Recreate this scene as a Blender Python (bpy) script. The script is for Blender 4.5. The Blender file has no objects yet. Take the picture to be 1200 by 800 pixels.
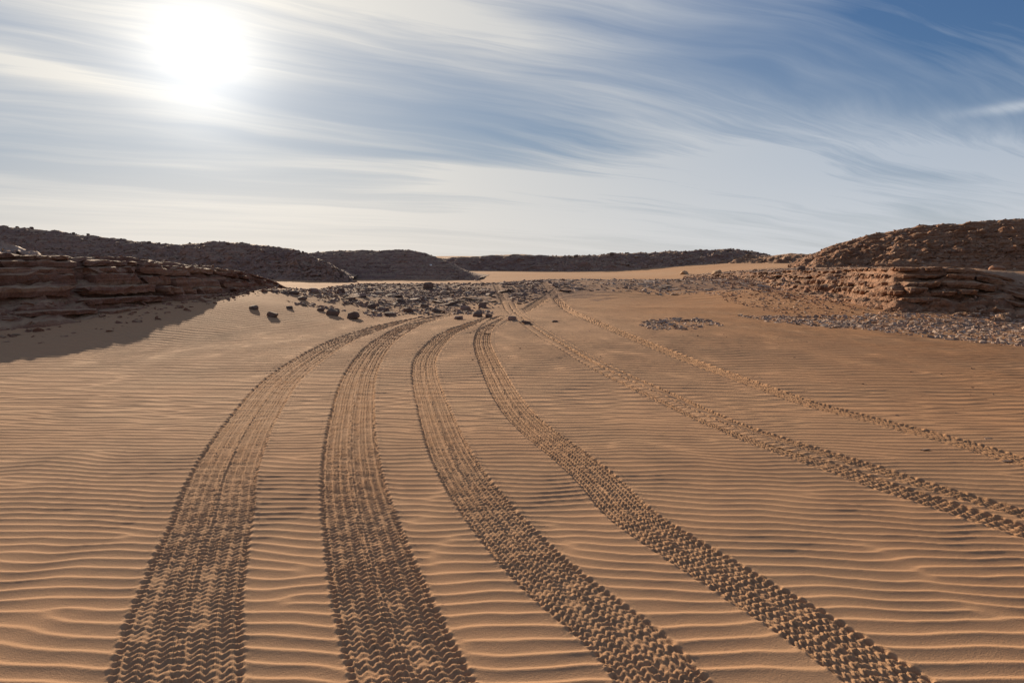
import bpy, bmesh, math, random
import numpy as np
from mathutils import Vector
from mathutils.bvhtree import BVHTree

# ------------------------------------------------------------------ camera
scene = bpy.context.scene
COL = scene.collection
EYE = 1.7
PITCH = math.atan(100 / 800)
cam_data = bpy.data.cameras.new("camera")
cam = bpy.data.objects.new("camera", cam_data)
COL.objects.link(cam)
cam.location = (0, 0, EYE)
cam.rotation_euler = (math.pi / 2 - PITCH, 0, 0)
cam_data.sensor_width = 36
cam_data.lens = 24
cam_data.clip_start = 0.05
cam_data.clip_end = 8000
scene.camera = cam

# ------------------------------------------------------------------ light and sky
SUN_EL = math.radians(14.1)
SUN_AZ = math.radians(-23.6)           # measured from +Y towards +X
SUN_DIR = Vector((math.sin(SUN_AZ) * math.cos(SUN_EL), math.cos(SUN_AZ) * math.cos(SUN_EL), math.sin(SUN_EL)))
sun_data = bpy.data.lights.new("sun", 'SUN')
sun_data.energy = 5.0
sun_data.angle = math.radians(0.53)
sun_data.color = (1.0, 0.83, 0.62)
sun = bpy.data.objects.new("sun", sun_data)
COL.objects.link(sun)
sun.rotation_euler = SUN_DIR.to_track_quat('Z', 'Y').to_euler()

scene.view_settings.view_transform = 'Standard'
scene.view_settings.look = 'None'
scene.view_settings.gamma = 1
scene.view_settings.exposure = 0.76

world = bpy.data.worlds.new("World")
scene.world = world
world.use_nodes = True


class V:
    """a node socket with arithmetic"""
    nt = None

    def __init__(self, s):
        self.s = s

    @staticmethod
    def op(kind, *a, clamp=False):
        n = V.nt.nodes.new('ShaderNodeMath')
        n.operation = kind
        n.use_clamp = clamp
        for i, v in enumerate(a):
            if isinstance(v, V):
                V.nt.links.new(v.s, n.inputs[i])
            else:
                n.inputs[i].default_value = v
        return V(n.outputs[0])

    def __add__(s, o): return V.op('ADD', s, o)
    __radd__ = __add__
    def __sub__(s, o): return V.op('SUBTRACT', s, o)
    def __rsub__(s, o): return V.op('SUBTRACT', o, s)
    def __mul__(s, o): return V.op('MULTIPLY', s, o)
    __rmul__ = __mul__
    def __truediv__(s, o): return V.op('DIVIDE', s, o)
    def __rtruediv__(s, o): return V.op('DIVIDE', o, s)
    def __pow__(s, o): return V.op('POWER', s, o)


def sstep(x, a, b, lo=0.0, hi=1.0):
    n = V.nt.nodes.new('ShaderNodeMapRange')
    n.interpolation_type = 'SMOOTHSTEP'
    n.clamp = True
    V.nt.links.new(x.s, n.inputs[0])
    for i, v in enumerate((a, b, lo, hi)):
        n.inputs[i + 1].default_value = v
    return V(n.outputs[0])


def comb(x, y, z):
    n = V.nt.nodes.new('ShaderNodeCombineXYZ')
    for i, v in enumerate((x, y, z)):
        if isinstance(v, V):
            V.nt.links.new(v.s, n.inputs[i])
        else:
            n.inputs[i].default_value = v
    return n.outputs[0]


def noise(vec, scale, detail=4, rough=0.5, dist=0.0, lac=2.0):
    n = V.nt.nodes.new('ShaderNodeTexNoise')
    n.inputs['Scale'].default_value = scale
    n.inputs['Detail'].default_value = detail
    n.inputs['Roughness'].default_value = rough
    n.inputs['Distortion'].default_value = dist
    n.inputs['Lacunarity'].default_value = lac
    if vec is not None:
        V.nt.links.new(vec, n.inputs['Vector'])
    return V(n.outputs[0])


def mixc(fac, a, b, mode='MIX'):
    n = V.nt.nodes.new('ShaderNodeMix')
    n.data_type = 'RGBA'
    n.blend_type = mode
    if isinstance(fac, V):
        V.nt.links.new(fac.s, n.inputs[0])
    else:
        n.inputs[0].default_value = fac
    for i, c in ((6, a), (7, b)):
        if isinstance(c, bpy.types.NodeSocket):
            V.nt.links.new(c, n.inputs[i])
        else:
            n.inputs[i].default_value = (*c, 1)
    return n.outputs[2]


def scalec(col, k):
    n = V.nt.nodes.new('ShaderNodeVectorMath')
    n.operation = 'SCALE'
    if isinstance(col, bpy.types.NodeSocket):
        V.nt.links.new(col, n.inputs[0])
    else:
        n.inputs[0].default_value = col
    if isinstance(k, V):
        V.nt.links.new(k.s, n.inputs[3])
    else:
        n.inputs[3].default_value = k
    return n.outputs[0]


def addc(a, b):
    n = V.nt.nodes.new('ShaderNodeVectorMath')
    n.operation = 'ADD'
    V.nt.links.new(a, n.inputs[0])
    V.nt.links.new(b, n.inputs[1])
    return n.outputs[0]


def build_sky():
    nt = world.node_tree
    nt.nodes.clear()
    V.nt = nt
    out = nt.nodes.new('ShaderNodeOutputWorld')
    bg = nt.nodes.new('ShaderNodeBackground')
    bg.inputs[1].default_value = 0.1
    nt.links.new(bg.outputs[0], out.inputs[0])
    sky = nt.nodes.new('ShaderNodeTexSky')
    sky.sky_type = 'NISHITA'
    sky.sun_disc = False
    sky.sun_elevation = SUN_EL
    sky.sun_rotation = SUN_AZ
    sky.altitude = 500
    sky.air_density = 1.0
    sky.dust_density = 0.6
    sky.ozone_density = 2.5
    tc = nt.nodes.new('ShaderNodeTexCoord')
    sep = nt.nodes.new('ShaderNodeSeparateXYZ')
    nt.links.new(tc.outputs['Generated'], sep.inputs[0])
    x, y, z = (V(o) for o in sep.outputs)
    el = V.op('ARCSINE', z) * 57.2958
    az = V.op('ARCTAN2', x, y) * 57.2958
    dp = nt.nodes.new('ShaderNodeVectorMath')
    dp.operation = 'DOT_PRODUCT'
    nt.links.new(tc.outputs['Generated'], dp.inputs[0])
    dp.inputs[1].default_value = SUN_DIR
    ang = V.op('ARCCOSINE', V.op('MINIMUM', V(dp.outputs['Value']), 0.999999)) * 57.2958
    # cloud layer coordinates: seen on a high sheet, streaks along one wind direction
    zz = V.op('MAXIMUM', z, 0.0) + 0.10
    px, py = x / zz, y / zz
    th = math.radians(SKY['dir'])
    a = px * math.cos(th) + py * math.sin(th)
    b = py * math.cos(th) - px * math.sin(th)
    warp = (noise(comb(a * 0.35, b * 0.5, 3.1), 1.0, 3, 0.5) - 0.5) * 1.3
    b2 = b + warp
    broad = noise(comb(a * 0.22 + SKY['o1'], b2 * 0.75, 0.0), 1.0, 3, 0.5)
    fine = noise(comb(a * 0.34, b2 * 2.0 + SKY['o2'], 1.7), 1.0, 5, 0.52, 0.2)
    wisp = noise(comb(a * 0.9, (b + warp * 0.8) * 11.0, 5.3), 1.0, 8, 0.68, 0.5)
    dens = sstep(broad * 0.55 + fine * 0.45, SKY['lo'], SKY['hi']) * (0.35 + fine * 0.55 + (wisp - 0.5) * 1.05)
    # placed features (azimuth, elevation in degrees)
    for (az0, el0, saz, sel, tilt, amt) in SKY['features']:
        ct, st = math.cos(math.radians(tilt)), math.sin(math.radians(tilt))
        du, dv = az - az0, el - el0
        p = (du * ct + dv * st) * (1 / saz)
        q = (dv * ct - du * st) * (1 / sel)
        g = V.op('EXPONENT', (p * p + q * q) * -1.0)
        tex = sstep(fine * 0.6 + wisp * 0.4, 0.30, 0.62) if amt > 0 else 1.0
        dens = dens + g * (tex * 0.65 + 0.35 if amt > 0 else 1.0) * amt
    dens = V.op('MULTIPLY', dens + 0.10, 1.0, clamp=True)
    hz = sstep(el, -1, 8.5, 1.0, 0.0)
    # thin veil towards the horizon
    halo = V.op('EXPONENT', ang * (-1 / 16.0))
    cloud_k = 3.0 + V.op('EXPONENT', ang * (-1 / 32.0)) * 2.6
    warmth = sstep(ang, 5, 60)
    ccol = mixc(warmth, (1.0, 0.95, 0.86), (0.82, 0.92, 1.06))
    nish = scalec(mixc(1.0, sky.outputs[0], SKY['tint'], 'MULTIPLY'), SKY['base'])
    # soft shoulder: keeps the low sky near the sun grey instead of blown out
    den = nt.nodes.new('ShaderNodeVectorMath'); den.operation = 'MULTIPLY_ADD'
    nt.links.new(nish, den.inputs[0]); den.inputs[1].default_value = (0.24,) * 3; den.inputs[2].default_value = (1, 1, 1)
    dv = nt.nodes.new('ShaderNodeVectorMath'); dv.operation = 'DIVIDE'
    nt.links.new(nish, dv.inputs[0]); nt.links.new(den.outputs[0], dv.inputs[1])
    nish = dv.outputs[0]
    col = mixc(dens * SKY['op'], nish, scalec(ccol, cloud_k))
    c1 = V.op('EXPONENT', (ang * ang) * (-1 / (4.2 ** 2)))
    c2 = V.op('EXPONENT', ang * (-1 / 9.0))
    veil = mixc(sstep(az, -20, 35), (1.06, 0.98, 0.88), (0.96, 0.99, 1.02))
    col = mixc(hz * (0.45 + fine * 0.45 + wisp * 0.25), col, scalec(veil, 3.7 + V.op('EXPONENT', ang * (-1 / 32.0)) * 1.4))
    col = addc(col, scalec((1.0, 0.96, 0.88), c1 * 2.4 + c2 * 1.5))
    # below the horizon: dull sand colour
    col = mixc(sstep(el, -2.5, -0.5), (1.6, 1.1, 0.75), col)
    nt.links.new(col, bg.inputs[0])


SKY = dict(dir=29, o1=2.3, o2=0.7, lo=0.38, hi=0.60, op=0.90, base=0.62, tint=(0.50, 0.71, 1.28),
           features=[
               (-34.0, 12.4, 7.0, 0.7, -5, 0.9),     # streak at the left
               (-27.0, 17.5, 17.0, 3.4, -8, 0.5),    # cloud round the sun
               (10.0, 5.0, 24.0, 3.0, 2, 0.9),      # broad low white bank
               (10.0, 13.2, 24.0, 2.2, -16, 0.70),    # main band sweeping down to the right
               (30.0, 7.0, 12.0, 1.6, -6, 0.35),
               (36.0, 9.7, 3.0, 0.35, 2, 1.0),       # small bright puff
               (6.5, 8.6, 6.0, 1.1, -12, -0.30),     # blue gaps
               (-9.0, 9.0, 8.0, 2.4, -10, 0.12),
               (33.0, 16.0, 10.0, 3.5, -20, -0.6),
           ])
build_sky()


# ------------------------------------------------------------------ numeric helpers
def sm(x, a, b):
    t = np.clip((x - a) / (b - a), 0, 1)
    return t * t * (3 - 2 * t)


RS = np.random.RandomState(11)
PERM = np.tile(RS.permutation(256), 2)
GRAD = RS.uniform(-1, 1, (256, 2))
GRAD /= np.linalg.norm(GRAD, axis=1)[:, None]


def pn(x, y):
    """2-D gradient noise, about -0.7..0.7"""
    x = np.asarray(x, float); y = np.asarray(y, float)
    xi = np.floor(x).astype(int); yi = np.floor(y).astype(int)
    xf = x - xi; yf = y - yi
    u = xf * xf * xf * (xf * (xf * 6 - 15) + 10); v = yf * yf * yf * (yf * (yf * 6 - 15) + 10)

    def g(ix, iy, dx, dy):
        h = PERM[PERM[ix & 255] + (iy & 255)]
        return GRAD[h, 0] * dx + GRAD[h, 1] * dy
    a = g(xi, yi, xf, yf); b = g(xi + 1, yi, xf - 1, yf)
    c = g(xi, yi + 1, xf, yf - 1); d = g(xi + 1, yi + 1, xf - 1, yf - 1)
    return (a + (b - a) * u) + ((c + (d - c) * u) - (a + (b - a) * u)) * v


def fbm(x, y, oct=4, rough=0.5):
    s, a = 0.0, 1.0
    for k in range(oct):
        s = s + a * pn(x * 2 ** k + 17.3 * k, y * 2 ** k - 9.1 * k)
        a *= rough
    return s


def at(px, py, z=0.0, d=None):
    """photograph pixel -> world point: at height z, or at depth d"""
    a, b = (px - 600) / 800, (400 - py) / 800
    dx, dy, dz = a, math.cos(PITCH) + b * math.sin(PITCH), -math.sin(PITCH) + b * math.cos(PITCH)
    t = (z - EYE) / dz if d is None else d / dy
    return (dx * t, dy * t, EYE + dz * t)


# ------------------------------------------------------------------ sand ripples (phase field with natural dislocations)
TILE, NT = 26.0, 1792
def make_phase():
    rs = np.random.RandomState(5)
    w = rs.normal(size=(NT, NT))
    f = np.fft.fft2(w)
    k = np.fft.fftfreq(NT, TILE / NT)
    ky, kx = np.meshgrid(k, k, indexing='ij')
    k0 = 1 / 0.106
    flt = np.exp(-((ky - k0) / 1.5) ** 2 - ((kx - 0.15) / 1.9) ** 2)
    zf = np.fft.ifft2(f * flt)
    # even out the amplitude so that crests run on and end in clean forks
    for _ in range(2):
        zf = np.fft.ifft2(np.fft.fft2(zf / (np.abs(zf) + 0.15 * np.abs(zf).mean())) * flt)
    zf /= np.abs(zf).mean()
    return zf
ZF = make_phase()


def sample_tile(x, y):
    u = np.mod(x / TILE * NT, NT); v = np.mod(y / TILE * NT, NT)
    i = np.floor(u).astype(int) % NT; j = np.floor(v).astype(int) % NT
    i1 = (i + 1) % NT; j1 = (j + 1) % NT
    fu = u - np.floor(u); fv = v - np.floor(v)
    return ((ZF[j, i] * (1 - fu) + ZF[j, i1] * fu) * (1 - fv) + (ZF[j1, i] * (1 - fu) + ZF[j1, i1] * fu) * fv)


def ripples(x, y):
    k = sm(np.asarray(y) + 1.2 * pn(x * 0.3, y * 0.3), 4.5, 11.5)
    return ripples1(x, y, 1.0) * (1 - 0.72 * k) + ripples1(x / 1.5 + 7.7, y / 2.3 + 3.1, 2.0) * k * 1.0


def ripples1(x, y, gain):
    # bend the crests a little
    yy = y + 0.12 * pn(x * 0.45, y * 0.4) + 0.06 * pn(x * 1.1 + 5, y * 0.9) + 0.050 * pn(x * 2.2, y * 1.8) + 0.013 * pn(x * 5.5, y * 6)
    yy = yy + 0.05 * x * 0.3
    z = sample_tile(x, yy)
    t = np.mod(np.angle(z) / (2 * np.pi), 1.0)
    a = 0.72                                     # crest position in the cycle
    up = t < a
    q = np.where(up, t / a, (1 - t) / (1 - a))
    prof = np.where(up, q ** 1.9, q ** 1.0)
    m = np.minimum(np.abs(z), 1.25) / 1.25
    amp = 0.0133 * (0.6 + 0.4 * m) * sm(np.abs(z), 0.0, 0.35)
    amp = amp * (0.95 + 0.12 * fbm(x * 0.5, y * 0.5, 2))
    return gain * amp * (prof - 0.4)


# ------------------------------------------------------------------ base ground height
def seg_dist(x, y, pts):
    """distance to a polyline"""
    best = np.full(np.shape(x), 1e9)
    for (x0, y0), (x1, y1) in zip(pts[:-1], pts[1:]):
        dx, dy = x1 - x0, y1 - y0
        t = np.clip(((x - x0) * dx + (y - y0) * dy) / (dx * dx + dy * dy), 0, 1)
        best = np.minimum(best, np.hypot(x - x0 - t * dx, y - y0 - t * dy))
    return best


LEFT_CREST = [(-30, 3, 2.4), (-19.5, 9.5, 2.05), (-14.6, 13.2, 1.80), (-12.4, 15.4, 1.72), (-10.9, 17.1, 1.70), (-10.3, 18.4, 1.66),
              (-9.6, 19.9, 1.50), (-9.35, 21.5, 1.33), (-9.1, 23.4, 1.10), (-8.7, 24.8, 0.80), (-8.3, 25.8, 0.35)]


MESA_LINE = [(9.5, 25.5), (11.5, 21.5), (12.6, 19.6), (14.3, 19), (30, 17)]


def ground_base(x, y):
    x = np.asarray(x, float); y = np.asarray(y, float)
    h = 0.05 * fbm(x * 0.13 + 3, y * 0.13, 3) * sm(y, 4, 14)
    # sand piled against the left ledge
    dl = seg_dist(x, y, [(p[0], p[1]) for p in LEFT_CREST])
    h = h + 0.55 * (1 - sm(dl, 1.0, 6.2)) * sm(26.5 - y, 0, 4)
    dr = seg_dist(x, y, [(p[0], p[1]) for p in MESA_LINE])
    h = h + 0.20 * (1 - sm(dr, 0.5, 4.5))
    # low rocky rise in the middle distance
    m1 = sm(y, 19.5, 30) * (1 - sm(y, 31, 37)) * (1 - sm(np.abs(x + 1.5), 5.0, 9.5))
    h = h + 0.42 * m1
    m2 = sm(y, 24, 33) * (1 - sm(y, 37, 43)) * sm(x, -2, 2) * (1 - sm(x, 15, 24))
    h = h + 0.42 * m2 * (1 - 0.6 * m1)
    # the land rises towards the right behind the mesa
    m3 = sm(x, 8, 26) * sm(y, 26, 46)
    h = h + 0.95 * m3
    m4 = sm(x, 7, 13) * sm(y, 15, 30) * (1 - sm(y, 30, 45))
    h = h + 0.12 * m4
    h = h + 0.35 * fbm(x * 0.03, y * 0.03, 3) * sm(y, 45, 90)
    h = h + 3.0 * sm(y, 150, 900) * fbm(x * 0.004, y * 0.004, 2)
    return h


def ripple_amount(x, y):
    r = 1.0 - 0.15 * sm(y, 9, 22)
    r = r * (0.25 + 0.75 * sm(seg_dist(x, y, [(p[0], p[1]) for p in LEFT_CREST]), 3.0, 6.5))
    return r * (1 - sm(y, 45, 80))


def sand_surface(x, y):
    h = ground_base(x, y)
    near = np.asarray(y) < 80
    rp = ripples(x, y) * ripple_amount(x, y)
    mid = 0.0028 * fbm(x * 0.9, y * 1.7, 2) + 0.007 * fbm(x * 0.35, y * 0.6, 2) * sm(y, 5, 14)
    return h + np.where(near, rp + mid, 0.0)


# ------------------------------------------------------------------ tyre tracks: centre lines on the sand
def smooth_path(pts, step_fn):
    """Catmull-Rom through world points, resampled with a step that grows with distance"""
    P = [np.array(p) for p in pts]
    P = [2 * P[0] - P[1]] + P + [2 * P[-1] - P[-2]]
    dense = []
    for i in range(1, len(P) - 2):
        for t in np.linspace(0, 1, 60, endpoint=False):
            a, b, c, d = P[i - 1], P[i], P[i + 1], P[i + 2]
            dense.append(0.5 * ((2 * b) + (-a + c) * t + (2 * a - 5 * b + 4 * c - d) * t * t + (-a + 3 * b - 3 * c + d) * t ** 3))
    dense.append(P[-2])
    D = np.array(dense)
    # soften
    for _ in range(40):
        D[1:-1] = 0.25 * D[:-2] + 0.5 * D[1:-1] + 0.25 * D[2:]
    L = np.concatenate([[0], np.cumsum(np.linalg.norm(np.diff(D, axis=0), axis=1))])
    s = [0.0]
    while s[-1] < L[-1]:
        yy = np.interp(s[-1], L, D[:, 1]); xx = np.interp(s[-1], L, D[:, 0])
        s.append(s[-1] + step_fn(math.hypot(xx, yy)))
    s = np.array(s[:-1])
    X = np.interp(s, L, D[:, 0]); Y = np.interp(s, L, D[:, 1])
    T = np.stack([np.gradient(X, s), np.gradient(Y, s)], 1)
    T /= np.linalg.norm(T, axis=1)[:, None]
    return s, X, Y, T


def px_path(pts):
    return [at(a, b)[:2] for a, b in pts]


# centre pixel, band layout: (offset, half width) of each tyre pass
TRACKS = [
    dict(label="wide double tyre track furthest left, running from bottom left up towards the rubble",
         pts=[(195, 845), (206, 800), (222, 700), (251, 600), (264, 550), (300, 484), (343, 435), (402, 397), (455, 381), (500, 373), (512, 370)],
         bands=[(-0.122, 0.126, 0.046, 0.0), (0.122, 0.126, 0.046, 0.5)], seed=1, depth=0.82, soft=0.15),
    dict(label="double tyre track second from the left, curving up to the rubble",
         pts=[(505, 845), (484, 800), (455, 720), (430, 640), (412, 550), (413, 484), (424, 435), (447, 401), (478, 383), (505, 374), (520, 370)],
         bands=[(-0.113, 0.118, 0.044, 0.2), (0.113, 0.118, 0.044, 0.9)], seed=2, depth=0.90, soft=0.0),
    dict(label="double tyre track in the middle that bows left then runs down to bottom centre",
         pts=[(828, 845), (776, 800), (735, 750), (617, 650), (538, 550), (510, 484), (497, 435), (503, 412), (526, 390), (560, 378), (585, 372)],
         bands=[(-0.088, 0.092, 0.044, 0.1), (0.088, 0.092, 0.048, 0.6)], seed=3, depth=0.88, soft=0.05),
    dict(label="deep tyre track with bold lugs running down to the lower right past the middle track",
         pts=[(1110, 845), (1046, 800), (930, 723), (812, 650), (737, 600), (688, 550), (608, 484), (578, 435), (565, 400), (572, 382), (590, 371)],
         res=0.0058, bands=[(-0.082, 0.086, 0.050, 0.3), (0.082, 0.086, 0.050, 0.0)], seed=4, depth=1.0, soft=0.0),
    dict(label="narrow lugged tyre track running to the right edge, lower of the close pair",
         pts=[(1290, 652), (1200, 622), (1100, 590), (1050, 574), (1000, 556), (950, 539), (900, 521), (850, 501), (780, 470), (702, 432), (667, 411), (633, 391), (602, 369), (590, 357), (583, 349), (580, 343)],
         res=0.0062, bands=[(0.0, 0.115, 0.058, 0.3)], seed=5, depth=1.3, soft=0.0),
    dict(label="narrow lugged tyre track just above its twin at the right edge, parting from it halfway",
         pts=[(1290, 630), (1200, 602), (1100, 573), (1050, 557), (1000, 541), (950, 526), (900, 510), (850, 492), (780, 461), (705, 428), (670, 408), (638, 389), (607, 368), (598, 357)],
         res=0.0062, bands=[(0.0, 0.090, 0.058, 0.7)], seed=6, depth=1.3, soft=0.05),
    dict(label="uppermost tyre track, shallow and half drifted over, running to the right edge",
         pts=[(1290, 565), (1200, 541), (1150, 526), (1100, 512), (1050, 499), (1000, 486), (950, 473), (900, 456), (850, 438), (800, 419), (750, 400), (700, 379), (665, 364), (645, 351), (636, 344)],
         bands=[(0.0, 0.135, 0.060, 0.0)], seed=7, depth=1.25, soft=0.1),
    dict(label="short faint tyre track slanting across the others beside the stones",
         pts=[(560, 390), (600, 372), (625, 361), (655, 350)],
         bands=[(0.0, 0.16, 0.05, 0.0)], seed=8, depth=0.7, soft=0.5),
]


def tread(s, t, hw, per, ph, soft, seed):
    """height of one tyre print; s along, t across, hw half width"""
    ws = s + 0.004 * pn(s * 16 + seed, t * 16) + 0.016 * pn(s * 4, t * 6 + seed) + 0.03 * pn(s * 0.9, seed * 1.7)
    wt = t + 0.006 * pn(s * 14 + 40, t * 14 + seed) + 0.006 * pn(s * 2.0, seed * 2.3)
    q = wt / hw
    aq = np.abs(q)
    # thin crests of sand left by the zigzag sipes, hollows where the blocks pressed
    zig = np.abs(np.mod(q * 2.0 + 0.25, 1.0) - 0.5) * 2
    p1 = np.mod(ws / per + ph + 0.75 * zig, 1.0)
    ridge = np.clip((np.where(p1 < 0.62, p1 / 0.62, (1 - p1) / 0.38) - 0.35) / 0.65, 0, 1)
    # grooves that run round the tyre leave lengthwise crests
    lon = np.maximum(0, 1 - np.abs(np.mod(q * 2.0, 1.0) - 0.5) / 0.20) + 0.8 * np.maximum(0, 1 - aq / 0.09)
    vary = np.clip(0.88 + 0.8 * pn(s * 9 + seed * 3, t * 9) + 0.25 * pn(s * 1.3, t * 3 + seed), 0.2, 1.25)
    inner = (0.0150 * ridge * vary + 0.0065 * lon * (0.7 + 0.6 * vary)) * (1 - soft * 0.5)
    # shoulder: pockets with thin walls between
    p2 = np.mod(ws / (per * 1.12) + ph + 0.30 * (q > 0) + 1.1 * (aq - 0.8), 1.0)
    lug = np.clip((np.where(p2 < 0.68, p2 / 0.68, (1 - p2) / 0.32) - 0.30) / 0.70, 0, 1)
    shoulder = 0.020 * lug * (1 - soft * 0.3) * np.clip(0.9 + 0.9 * pn(s * 9, seed + t * 5), 0.2, 1.3)
    w = sm(aq, 0.76, 0.84)
    fill = np.clip(0.95 + 0.30 * pn(s * 0.8, seed * 5.1) + 0.22 * pn(s * 2.7, t * 4 + seed), 0.6, 1.15)
    floor = (-0.020 - 0.003 * w) * fill
    h = floor + (inner * (1 - w) + shoulder * w) * (0.4 + 0.6 * fill)
    h = h + 0.0022 * fbm(s * 45, t * 45 + seed, 2)
    cr = 0.09 * pn(s * 22, seed * 7 + np.sign(q) * 3)
    edge = sm(aq, 0.99 - 0.10 * lug + cr, 1.09 - 0.08 * lug + cr)
    berm = 0.004 * np.exp(-((aq - 1.10) / 0.10) ** 2) * (0.3 + 0.9 * lug)
    return h, edge, berm


def track_profile(tr, s, t):
    h = None
    inside = np.zeros_like(t)
    berm_tot = np.zeros_like(t)
    for (off, hw, per, ph) in tr['bands']:
        hb, edge, berm = tread(s, t - off, hw, per, ph, tr['soft'], tr['seed'])
        k = 1 - edge
        if h is None:
            h = hb * k
            inside = k
        else:
            m = sm(t, -0.01, 0.01) if off > 0 else 1.0
            h = h * (1 - m) + hb * k * m if off > 0 else hb * k
            inside = np.maximum(inside, k)
        outer = np.abs(t) > abs(off)
        berm_tot = np.maximum(berm_tot, np.where(outer, berm, 0))
    # ridge squeezed up between twin prints
    if len(tr['bands']) > 1:
        h = h + 0.008 * np.exp(-((t + 0.008 * pn(s * 8, 3.0)) / 0.016) ** 2)
    return (h + berm_tot) * tr['depth'], inside


def half_total(tr):
    return max(abs(o) + hw for o, hw, _, _ in tr['bands'])


def fade_along(tr, X, Y):
    f = 1 + 0.45 * sm(Y, 7, 16)
    return f * (1 - 0.45 * sm(Y, 22, 30))


for tr in TRACKS:
    tr['path'] = smooth_path(px_path(tr['pts']), lambda d: max(0.0055, 0.0028 * d))


def track_sink(x, y, cell):
    """how far the sand sheet is lowered beneath the track strips"""
    sink = np.zeros_like(x)
    for tr in TRACKS:
        s, X, Y, T = tr['path']
        hw = half_total(tr)
        idx = np.arange(0, len(X), 6)
        lo = np.array([X[idx].min() - 1, Y[idx].min() - 1]); hi = np.array([X[idx].max() + 1, Y[idx].max() + 1])
        sel = np.nonzero((x > lo[0]) & (x < hi[0]) & (y > lo[1]) & (y < hi[1]))[0]
        if not len(sel):
            continue
        # rasterised nearest distance through a coarse hash of the path
        best = np.full(len(sel), 9.0)
        xs, ys = x[sel], y[sel]
        order = np.argsort(ys)
        ys_s, xs_s = ys[order], xs[order]
        bb = best[order]
        for i0, i1 in zip(idx[:-1], idx[1:]):
            ax, ay, bx, by = X[i0], Y[i0], X[i1], Y[i1]
            ya, yb = min(ay, by) - hw - .1, max(ay, by) + hw + .1
            a0, a1 = np.searchsorted(ys_s, [ya, yb])
            if a1 <= a0:
                continue
            qx, qy = xs_s[a0:a1], ys_s[a0:a1]
            near = np.abs(qx - 0.5 * (ax + bx)) < hw + 0.2 + abs(bx - ax)
            k = np.nonzero(near)[0]
            if not len(k):
                continue
            qx, qy = qx[k], qy[k]
            dx, dy = bx - ax, by - ay
            tt = np.clip(((qx - ax) * dx + (qy - ay) * dy) / (dx * dx + dy * dy + 1e-12), 0, 1)
            dd = np.hypot(qx - ax - tt * dx, qy - ay - tt * dy)
            bb[a0 + k] = np.minimum(bb[a0 + k], dd)
        best[order] = bb
        c = cell[sel]
        sk = 0.07 * (best < hw + 0.014)
        sink[sel] = np.maximum(sink[sel], sk)
    return sink


# ------------------------------------------------------------------ mesh helpers
def link_mesh(name, verts, faces, mat, smooth=True, parent=None):
    me = bpy.data.meshes.new(name)
    verts = np.asarray(verts, np.float32); faces = np.asarray(faces, np.int32)
    n = faces.shape[1]
    me.vertices.add(len(verts)); me.vertices.foreach_set('co', verts.ravel())
    me.loops.add(faces.size); me.loops.foreach_set('vertex_index', faces.ravel())
    me.polygons.add(len(faces)); me.polygons.foreach_set('loop_start', np.arange(0, faces.size, n, dtype=np.int32))
    me.polygons.foreach_set('use_smooth', np.full(len(faces), smooth))
    me.update(calc_edges=True)
    me.materials.append(mat)
    o = bpy.data.objects.new(name, me)
    COL.objects.link(o)
    if parent is not None:
        o.parent = parent
    return o


def grid_faces(nr, nc):
    i = np.arange(nr - 1)[:, None] * nc + np.arange(nc - 1)[None, :]
    return np.stack([i, i + 1, i + nc + 1, i + nc], -1).reshape(-1, 4)


def tag(o, label=None, cat=None, group=None, kind=None):
    for k, v in (('label', label), ('category', cat), ('group', group), ('kind', kind)):
        if v:
            o[k] = v
    return o


# ------------------------------------------------------------------ materials
def new_mat(name, rough=0.9):
    m = bpy.data.materials.new(name)
    m.use_nodes = True
    nt = m.node_tree
    nt.nodes.clear()
    V.nt = nt
    out = nt.nodes.new('ShaderNodeOutputMaterial')
    b = nt.nodes.new('ShaderNodeBsdfPrincipled')
    b.inputs['Roughness'].default_value = rough
    b.inputs['Specular IOR Level'].default_value = 0.15
    nt.links.new(b.outputs[0], out.inputs[0])
    g = nt.nodes.new('ShaderNodeNewGeometry')
    return m, nt, b, g.outputs['Position'], g.outputs['Normal']


def bump(nt, h, dist, strength=1.0, prev=None):
    n = nt.nodes.new('ShaderNodeBump')
    n.inputs['Strength'].default_value = strength
    n.inputs['Distance'].default_value = dist
    nt.links.new(h.s, n.inputs['Height'])
    if prev is not None:
        nt.links.new(prev, n.inputs['Normal'])
    return n.outputs[0]


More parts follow.
